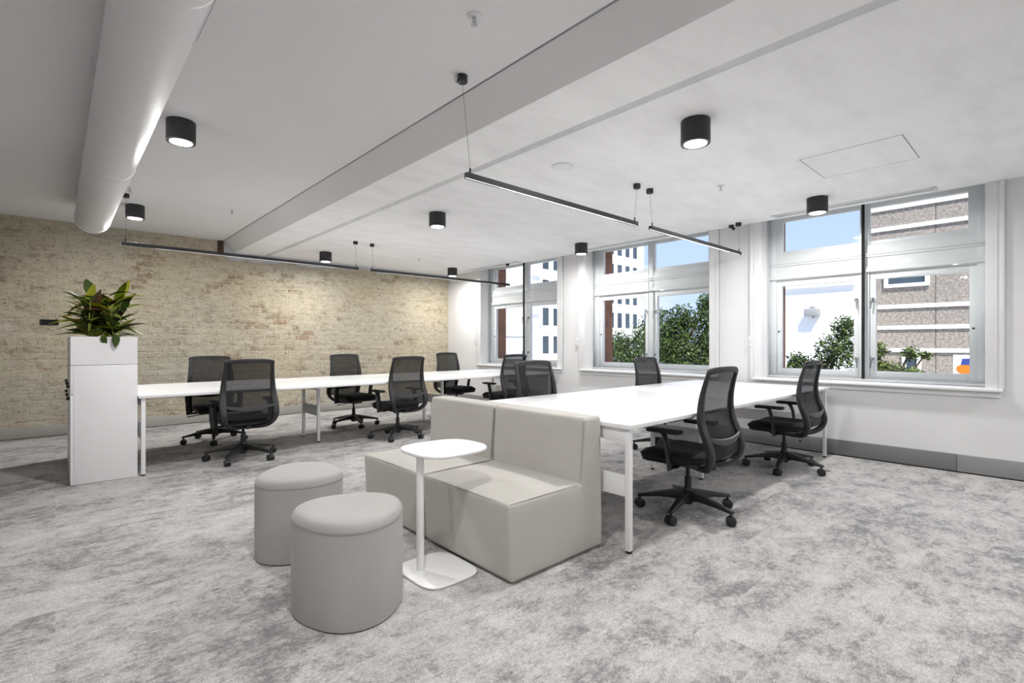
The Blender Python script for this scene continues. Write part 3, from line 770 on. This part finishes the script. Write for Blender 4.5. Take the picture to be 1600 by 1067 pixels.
CH_ = [((3.29, 1.755), 0.02, 'black mesh swivel chair closest to the sofa, on the near side of the right desk', 'chairs along the right desk'),
       ((5.11, 1.75), 0.0, 'black mesh swivel chair under the rightmost window, near side of the right desk', 'chairs along the right desk'),
       ((3.19, 2.95), PI, 'black mesh swivel chair behind the right desk directly behind the sofa, only its back visible', 'chairs along the right desk'),
       ((4.98, 2.93), PI, 'black mesh swivel chair behind the right desk in front of the middle window', 'chairs along the right desk'),
       ((1.43, 5.67), 0.0, 'black mesh swivel chair seen from behind, nearest the white planter cabinet', NEARL),
       ((3.20, 5.64), 0.06, 'black mesh swivel chair seen from behind at the middle of the long far desk', NEARL),
       ((4.99, 5.63), 0.03, 'black mesh swivel chair on the near side of the far desk beside the far window', NEARL),
       ((1.437, 6.93), PI + .0, 'black mesh swivel chair on the brick wall side behind the chair by the planter', FARL),
       ((3.184, 6.87), PI + .12, 'black mesh swivel chair on the brick wall side at the middle of the far desk', FARL),
       ((5.02, 6.88), PI + .1, 'black mesh swivel chair in the far corner where the brick wall meets the window wall', FARL)]
STAR = [45.3, 46, 20, 50, 15.6, 11, 30, 39.8, 47.2, 20]
for i, ((x, y), rz, lab, grp) in enumerate(CH_):
    if i == 0:
        c = chair0; c.location = (x, y, 0); c.rotation_euler = (0, 0, rz); c['label'] = lab; c['group'] = grp
    else: c = dup(chair0, (x, y, 0), rz, lab, grp)
    for ch in c.children:
        if ch.name.startswith(('base_leg', 'caster')): ch.rotation_euler = (0, 0, math.radians(STAR[i]) - rz)

# ------------------------------------------------------------------ sofa: two separate upholstered modules
def sofa_module(y0, y1, label):
    S = thing('sofa_module', label, 'sofa', (1.63, y0, 0), group='sofa modules')
    w = y1 - y0; d = .735; q = .002
    def soft_box(name, c8, bev, mat='sofa', bulge=0.006):
        bm = BM(); vs = [bm.verts.new(p) for p in c8]
        for f in ((0, 3, 2, 1), (4, 5, 6, 7), (0, 1, 5, 4), (1, 2, 6, 5), (2, 3, 7, 6), (3, 0, 4, 7)): bm.faces.new([vs[i] for i in f])
        bmesh.ops.subdivide_edges(bm, edges=bm.edges[:], cuts=5, use_grid_fill=True)
        cen = sum((Vector(p) for p in c8), Vector()) / 8
        bmesh.ops.recalc_face_normals(bm, faces=bm.faces)
        sharp = [e for e in bm.edges if len(e.link_faces) == 2 and e.calc_face_angle() > .6]
        bmesh.ops.bevel(bm, geom=sharp, offset=bev, segments=3, affect='EDGES', profile=.55)
        return obj(name, bm, mat, S, 50)
    se = soft_box('seat', [(.010, q, .011), (.56, q + .001, .011), (.56, w - q - .001, .011), (.010, w - q, .011), (-.012, q, .402), (.56, q + .001, .404), (.56, w - q - .001, .404), (-.012, w - q, .402)], .022)
    for v in se.data.vertices:     # crown the cushion a little
        if v.co.z > .36:
            u = max(0, 1 - abs(v.co.y - w / 2) / (w / 2)); t = max(0, 1 - abs(v.co.x - .28) / .3); v.co.z += .014 * min(1, u * 2.2) * min(1, t * 2)
    ba = soft_box('backrest', [(.515, q, .011), (d + .001, q, .011), (d + .001, w - q, .011), (.515, w - q, .011), (.556, q, .768), (d - .014, q, .768), (d - .014, w - q, .768), (.556, w - q, .768)], .024)
    def pipe(pts, parent): 
        bm = BM(); add_tube(bm, pts, .0016, 5); obj('seam', bm, 'piping', parent)
    pipe([(.004, .010, .398), (.30, .006, .402), (.52, .004, .402)], se); pipe([(.004, w - .010, .398), (.30, w - .006, .402), (.52, w - .004, .402)], se)
    pipe([(-.004, .018, .394), (-.008, w / 2, .400), (-.004, w - .018, .394)], se)
    pipe([(.528, .004, .42), (.560, .004, .752)], ba); pipe([(.528, w - .004, .42), (.560, w - .004, .752)], ba)
    pipe([(.568, .014, .764), (.568, w - .014, .764)], ba); 
    for fx in (.07, d - .08):
        for fy in (.07, w - .07):
            bm = BM(); add_lathe(bm, [(.022, 0), (.025, .013)], 14, (fx, fy, 0)); obj('foot', bm, 'black', S)
    return S
sofa_module(1.79, 2.565, 'warm grey sofa module nearest the camera, its side facing right')
s2 = sofa_module(2.567, 3.335, 'warm grey sofa module farther left, beyond the small white table')
bm = BM(); add_tube(bm, [(-.012, .42, .16), (-.02, .425, .10), (-.016, .40, .04)], .006, 6, flat=(.4, 1.6)); add_tube(bm, [(-.012, .40, .15), (-.016, .385, .05)], .005, 6, flat=(.4, 1.6)); obj('strap', bm, 'black', s2)

# ------------------------------------------------------------------ pebble poufs
def pouf(cx, cy, rx, rot, label):
    P = thing('pouf', label, 'pouf', (cx, cy, 0), rot, group='pebble shaped poufs')
    n = 60; out = []
    for k in range(n):
        a = 2 * PI * k / n; r = rx * (1 + .060 * math.cos(3 * a) + .03 * math.cos(2 * a)); out.append((r * math.cos(a), r * math.sin(a)))
    def ring_body(layers, name, mat):
        bm = BM(); rs = [[bm.verts.new((x * s, y * s, z_)) for x, y in out] for s, z_ in layers]
        for a, b in zip(rs, rs[1:]):
            for k in range(n): bm.faces.new((a[k], a[(k + 1) % n], b[(k + 1) % n], b[k]))
        bm.faces.new(rs[0][::-1]); bm.faces.new(rs[-1]); return obj(name, bm, mat, P, 60)
    ring_body([(.96, .006), (.99, .007), (1.0, .018), (1.006, .2), (1.002, .385), (1.0, .4035)], 'body', 'pouf')
    ring_body([(.99, .402), (.998, .405), (.996, .416), (.982, .431), (.955, .4425), (.91, .450), (.80, .456), (.55, .461), (.2, .463)], 'cushion_top', 'pouf_top')
    bm = BM(); add_tube(bm, [(x * 1.0, y * 1.0, .4045) for x, y in out + out[:1]], .0016, 5, caps=False); obj('seam', bm, 'piping', P)
    bm = BM(); add_extrude(bm, [(x * .95, y * .95) for x, y in out], 0, .010); obj('base', bm, 'black', P)
pouf(.985, 2.165, .235, 2.3, 'grey pebble shaped pouf in front, nearest the camera')
pouf(1.045, 2.955, .235, 1.2, 'grey pebble shaped pouf behind the front one')

# ------------------------------------------------------------------ little side table
T = thing('side_table', 'small white side table with slim post beside the sofa', 'side table', (1.387, 2.215, 0))
def superell(cx, cy, a, b, p, n=56, skew=0):
    o_ = []
    for k in range(n):
        t = 2 * PI * k / n; c_, s_ = math.cos(t), math.sin(t)
        x = a * math.copysign(abs(c_) ** (2 / p), c_); y = b * math.copysign(abs(s_) ** (2 / p), s_)
        o_.append((cx + x, cy + y * (1 + skew * x / a)))
    return o_
bm = BM(); add_extrude(bm, superell(.085, -.028, .165, .188, 4.2), 0.001, .011, .004); obj('foot_plate', bm, 'table', T, 40)
bm = BM(); add_lathe(bm, [(.030, .010), (.026, .016), (.0195, .02), (.0195, .612)], 24); obj('post', bm, 'table', T, 40)
bm = BM(); add_extrude(bm, superell(.165, .015, .215, .195, 3.0, skew=-.08), .612, .630, .007); obj('table_top', bm, 'table', T, 40)

# ------------------------------------------------------------------ planter cabinet
CX0, CX1, CY0, CY1, CT = .092, .540, 5.53, 6.93, 1.245
K = thing('planter_cabinet', 'tall white storage cabinet with a planter box on top beside the far desk', 'cabinet', (0, 0, 0))
box_obj('body', (CX0 + .0185, CX1, CY0, CY1, 0.003, 1.002), 'cabinet', K, .0015)
box_obj('plinth', (CX0 + .03, CX1 - .02, CY0 + .01, CY1 - .01, 0, .004), 'gap', K)
bm = BM()
for q in ((CX0 + .0005, CX0 + .0175, CY0 + .018, CY1 - .018), (CX1 - .0175, CX1 - .0005, CY0 + .018, CY1 - .018), (CX0, CX1, CY0, CY0 + .018), (CX0, CX1, CY1 - .018, CY1)): add_box(bm, *q, 1.005, CT, .001)
add_box(bm, CX0 + .0175, CX1 - .0175, CY0 + .018, CY1 - .018, 1.006, 1.02)
pb = obj('planter_box', bm, 'cabinet', K, 0)
box_obj('soil', (CX0 + .018, CX1 - .018, CY0 + .018, CY1 - .018, 1.02, 1.195), 'soil', pb)
nd = 3
for k in range(nd):
    a = CY0 + .002 + k * (CY1 - CY0) / nd; b = CY0 - .002 + (k + 1) * (CY1 - CY0) / nd
    for z0, z1 in ((.004, .755), (.76, 1.0)):
        d_ = box_obj('door', (CX0, CX0 + .018, a, b, z0, z1), 'cabinet', K, .001)
        zh = z1 - .05 if z0 < .1 else z0 + .05
        yh = b - .12
        bm = BM(); add_box(bm, CX0 - .022, CX0, yh - .05, yh + .05, zh - .012, zh + .012, .003); obj('handle', bm, 'black', d_)

# leafy plants
def leaf_mesh(L, w, curl, seed):
    r = random.Random(seed); bm = BM(); n = 6; rows = []
    for i in range(n + 1):
        t = i / n; hw = w * (math.sin(PI * min(1, t ** .8 * .97 + .03)) ** .8) * (1 - .25 * t) + .0008
        x = L * t * (1 - .1 * curl * t); z_ = -curl * L * t * t * .55
        rows.append([bm.verts.new((x, -hw, z_ + hw * .35)), bm.verts.new((x, 0, z_)), bm.verts.new((x, hw, z_ + hw * .35))])
    for a, b in zip(rows, rows[1:]):
        for k in range(2): bm.faces.new((a[k], a[k + 1], b[k + 1], b[k]))
    g = bmesh.ops.solidify(bm, geom=bm.faces[:], thickness=.0012)
    return bm
LEAVES = {}
for mat in ('leaf_dark', 'leaf_mid', 'leaf_lime', 'leaf_brown'):
    for i in range(4):
        me = mesh_of(leaf_mesh((.22, .25, .19, .23)[i], (.034, .030, .032, .042)[i], (.35, .6, .9, .2)[i], i), 'leaf', 60)
        me.materials.append(M[mat]); LEAVES[(mat, i)] = me
rp = random.Random(21)
def plant(x, y, stems, label, hmax, tone):
    Pn = thing('leafy_plant', label, 'plant', (x, y, 1.19), group='plants in the planter box')
    for s in range(stems):
        az = rp.uniform(0, 2 * PI); lean = rp.uniform(.02, .15); h = hmax * rp.uniform(.55, 1.0); bx, by = rp.uniform(-.05, .05), rp.uniform(-.05, .05)
        pts = [(bx + lean * math.cos(az) * t * t, by + lean * math.sin(az) * t * t, h * t) for t in (0, .35, .7, 1)]
        bm = BM(); add_tube(bm, pts, [.006, .005, .004, .0025], 6); obj('stem', bm, 'leaf_mid', Pn)
        nl = 9
        for k in range(nl):
            t = .18 + .82 * (k + .3) / nl; px, py, pz = bx + lean * math.cos(az) * t * t, by + lean * math.sin(az) * t * t, h * t
            mat = rp.choices(('leaf_dark', 'leaf_mid', 'leaf_lime', 'leaf_brown'), tone)[0]
            o = bpy.data.objects.new('leaf', LEAVES[(mat, rp.randrange(4))]); COL.objects.link(o); o.parent = Pn; o.location = (px, py, pz)
            a2 = az + k * 2.4 + rp.uniform(-.4, .4); el = rp.uniform(.05, 1.0) + .2 * (t > .8)
            o.rotation_euler = (rp.uniform(-.5, .5), -el, a2); sc = rp.uniform(.85, 1.25)
            if y + py + .22 * sc * math.sin(a2) < CY0 + .03: sc *= .6; o.rotation_euler[1] = -max(el, .55)
            o.scale = (sc, sc, sc)
    return Pn
plant(.215, 5.72, 3, 'bushy green plant at the front left of the planter box', .40, (5, 4, 2, 1))
plant(.405, 5.73, 3, 'bushy green plant at the front right of the planter box', .37, (6, 3, 1, 2))
pl3 = plant(.30, 5.86, 3, 'tall plant with bronze top leaves in the middle of the planter box', .60, (4, 4, 2, 3))
plant(.22, 6.05, 3, 'yellowish leafed plant second row left in the planter box', .50, (3, 4, 4, 1))
plant(.42, 6.10, 3, 'green plant second row right in the planter box', .46, (4, 4, 3, 1))
plant(.31, 6.42, 3, 'green plant far back in the planter box', .40, (5, 4, 2, 1))

for lx, lz, rl, li in ((.305, 1.247, .25, 2), (.385, 1.250, -.2, 3)):      # two leaves lolling over the front rim
    o = bpy.data.objects.new('leaf', LEAVES[('leaf_dark', li)]); COL.objects.link(o); o.parent = pl3
    o.location = (lx - .30, CY0 - .012 - 5.86, lz - 1.19 + .012); o.rotation_euler = (rl, 1.25, -PI / 2); o.scale = (.5, .8, .8)
    bm = BM(); add_tube(bm, [(lx - .30, -.05, .03), (lx - .30, -.20, .085), (lx - .30, CY0 - 5.86 + .01, .082), (lx - .30, CY0 - .012 - 5.86, .071)], .0025, 5); obj('leaf_stalk', bm, 'leaf_mid', pl3)

# ------------------------------------------------------------------ outside the windows
tag(box_obj('street_ground', (XO, 120, -60, 120, -5.3, -5.0), 'bounce_paving'), 'street ground far below the windows, made pale to bounce sunlight up', 'ground', kind='structure')
# concrete office block across the street
Bd = thing('concrete_building', 'grey concrete building with white bands seen through the rightmost window', 'building', (30, 0, -5))
def at_b(x0, x1, y0, y1, z0, z1): return (x0 - 30, x1 - 30, y0, y1, z0 + 5, z1 + 5)
box_obj('core', at_b(30.12, 42, -24, 6.35, -5, 12), 'concrete', Bd)
zb = [-5, .87, 1.96, 2.97, 6.78, 7.78, 8.8, 12]
yj = [6.35, 3.77, 0.6, -2.6, -5.8, -9, -14, -24]
for i in range(len(zb) - 1):
    for k in range(len(yj) - 1):
        box_obj('wall_panel', at_b(30, 30.14, yj[k + 1] + .012, yj[k] - .012, zb[i] + .08, zb[i + 1] - .08), 'concrete', Bd)
for z_ in zb[1:-1]:
    for k in range(len(yj) - 1): box_obj('white_band', at_b(29.9, 30.2, yj[k + 1] + .006, yj[k] - .006, z_ - .09, z_ + .09), 'render_white', Bd)
for y0, y1, z0, z1 in ((3.98, 5.70, 3.90, 5.1), (-1.5, .2, 3.90, 5.1), (4.28, 5.0, -.5, .75)):
    bm = BM()
    for q in ((y0, y1, z0, z0 + .16), (y0, y1, z1 - .16, z1), (y0, y0 + .16, z0 + .16, z1 - .16), (y1 - .16, y1, z0 + .16, z1 - .16)): add_box(bm, *at_b(29.86, 30.1, q[0], q[1], q[2], q[3]))
    wdo = obj('window', bm, 'render_white', Bd, 0)
    box_obj('pane', at_b(29.95, 30.05, y0 + .1, y1 - .1, z0 + .1, z1 - .1), 'far_glass', wdo)
# white office block far up the street
Wb = thing('white_office_building', 'white office building with rows of dark windows seen through the two left windows', 'building', (50, 41, -5))
box_obj('core', (41.6 - 50, 63.8 - 50, .35, 16, 0, 26), 'far_glass', Wb)
wx = [42.47 + 1.86 * k for k in range(11)]
edges = [41.3] + [v for x in wx for v in (x, x + 1.14)] + [63.9]
for k in range(0, len(edges), 2): box_obj('pier', (edges[k] - 50, edges[k + 1] - 50, 0, .6, 0, 26), 'render_white', Wb)
rowz = [5.43 + 3.35 * k for k in range(-3, 6)]
for zt in rowz:
    box_obj('spandrel', (41.3 - 50, 63.9 - 50, .03, .6, zt + 5, zt + 5 + 1.26), 'render_white', Wb)
pane_bm = BM(); add_box(pane_bm, 0, 1.14, 0, .03, -2.09, 0); pane_me = mesh_of(pane_bm, 'window', 0); pane_me.materials.append(M['far_glass'])
for zt in rowz:
    for x in wx: put('window', pane_me, None, Wb, (x - 50, .09, zt + 5))
Wc = thing('white_side_building', 'plain white building wall beside the brown brick reveal in the far window', 'building', (38, 41, -5))
box_obj('wall', (-6, 3.25, -.6, 12, 0, 24), 'render_white', Wc)
for z_ in (4.05, 8.4, 12.3, 16.6): box_obj('ledge', (1.9, 3.3, -.9, -.58, z_ + 5.6, z_ + 5.75), 'render_white', Wc)
box_obj('joint_line', (-6, 1.9, -.63, -.6, 6.85, 7.0), 'steel_grey', Wc)
# low white block and roof plant seen low in the rightmost window
Wd = thing('low_white_building', 'low white building seen above the hedge in the rightmost window', 'building', (28, 8.2, -5))
box_obj('wall', (0, 8, -1.75, 2.5, 0, 9.0), 'render_white', Wd); box_obj('parapet', (-.2, 8, -1.8, 2.55, 9.0, 9.3), 'render_white', Wd)
bm = BM(); add_box(bm, -.5, 0, -.3, .32, 7.55, 7.92, .04); add_box(bm, -.35, -.1, -.1, .1, 7.92, 8.02); u = obj('air_unit', bm, 'steel_grey', Wd)
bm = BM(); add_box(bm, -.48, 0, -.02, .03, 7.46, 7.55); obj('bracket', bm, 'steel_grey', Wd)
# sign board
Sg = thing('sign_board', 'white sign board with an orange and a blue shape below the concrete building', 'sign', (14, 1.335, -5))
box_obj('board', (0, .06, -.33, .14, 4.9, 5.95), 'render_white', Sg)
bm = BM(); add_tube(bm, [(.03, -.1, 0), (.03, -.1, 4.95)], .05, 10); obj('post', bm, 'steel_grey', Sg)
def flat_shape(name, pts, mat):
    bm = BM(); a = [bm.verts.new((-.004, y, z_)) for y, z_ in pts]; b = [bm.verts.new((0.0, y, z_)) for y, z_ in pts]
    bm.faces.new(a); bm.faces.new(b[::-1])
    for k in range(len(pts)): bm.faces.new((a[k], a[(k + 1) % len(pts)], b[(k + 1) % len(pts)], b[k]))
    obj(name, bm, mat, Sg, 0)
flat_shape('blue_shape', [(-.33, 5.74), (.02, 5.74), (-.005, 5.87), (-.33, 5.88)], 'sign_blue')
flat_shape('orange_shape', [(-.02, 5.55), (-.12, 5.57), (-.15, 5.66), (-.14, 5.73), (-.04, 5.74), (.05, 5.73), (.085, 5.70), (.09, 5.64), (.06, 5.58)], 'sign_orange')

def tree(x, y, top, blobs, n, label, mat, leaf=(.055, .022), spread=1.0, seed=0):
    r = random.Random(seed); Tn = thing('leafy_tree', label, 'tree', (x, y, -5), group='trees outside the windows')
    bm = BM(); add_tube(bm, [(0, 0, 0), (.08, .05, 2.4), (-.05, .1, 4.2), (0, 0, top + 4.3)], [.14, .11, .07, .02], 8)
    for bx, by, bz, br in blobs: add_tube(bm, [(0, 0, max(.5, bz + 5 - 1.1)), (bx * .6, by * .6, bz + 5 - .4), (bx, by, bz + 5 + br * .5)], [.05, .03, .008], 6)
    obj('trunk', bm, 'bark', Tn)
    V, F = [], []
    tot = sum(b[3] ** 2 for b in blobs)
    for bx, by, bz, br in blobs:
        for k in range(int(n * br * br / tot)):
            d = Vector((r.gauss(0, 1), r.gauss(0, 1), r.gauss(0, 1))).normalized(); rr = br * r.random() ** .42 * (1 + .25 * math.sin(d.x * 7 + d.z * 5) * math.sin(d.y * 6 + 1))
            c = Vector((bx, by, bz + 5)) + Vector((d.x * rr, d.y * rr, d.z * rr * .9))
            u = Vector((r.gauss(0, 1), r.gauss(0, 1), r.gauss(0, .7))).normalized(); w = u.cross(Vector((r.gauss(0, 1), r.gauss(0, 1), r.gauss(0, 1)))).normalized()
            L, h = leaf[0] * r.uniform(.7, 1.3), leaf[1] * r.uniform(.7, 1.3); i0 = len(V)
            V += [c - u * L, c + w * h, c + u * L, c - w * h]; F.append((i0, i0 + 1, i0 + 2, i0 + 3))
    me = bpy.data.meshes.new('foliage'); me.from_pydata(V, [], F); me.update(); f = put('foliage', me, mat, Tn); f['kind'] = 'stuff'
tree(14, 7.5, 2.3, [(0, .1, .9, .95), (.2, -.75, 1.85, .62), (.1, .85, 1.25, .75), (-.1, -.6, .2, 1.0), (.3, -.55, 2.35, .40), (0, .2, 1.9, .5), (0, -1.0, 1.2, .6), (0, .3, -.5, 1.1)], 24000, 'big leafy tree filling the right half of the middle window', 'tree_leaf', seed=1)
tree(17.5, 11.9, 1.9, [(0, 0, .7, 1.0), (.2, -.9, 1.55, .85), (0, -1.0, .2, 1.2), (-.2, .7, .2, 1.0), (.1, -1.1, 2.25, .5), (0, .6, 1.2, .6)], 15000, 'leafy tree in the left half of the middle window', 'tree_leaf', seed=2)
tree(11.6, 6.2, .2, [(0, 0, -.05, .42), (.1, .6, -.2, .45), (0, -.3, -.4, .5)], 4500, 'pale green shrub at the bottom of the middle window', 'tree_leaf_pale', seed=5)
tree(13.9, 3.9, 1.6, [(0, .25, .4, .55), (0, -.35, 1.0, .5), (.1, -.5, 1.55, .33), (0, .75, .15, .42), (0, -.2, -.4, .8), (0, .55, .75, .25)], 9000, 'leafy shrub in the left half of the rightmost window', 'tree_leaf', leaf=(.05, .02), seed=3)
tree(12.6, 2.35, 1.0, [(0, .25, .6, .36), (0, -.10, .45, .38), (0, .15, 1.05, .18), (0, -.38, 1.0, .16), (.1, 0, -.4, .6), (0, -.62, .95, .10), (0, -.45, .6, .14)], 7500, 'thin sprigged shrub in the right half of the rightmost window', 'tree_leaf_pale', leaf=(.045, .016), seed=4)
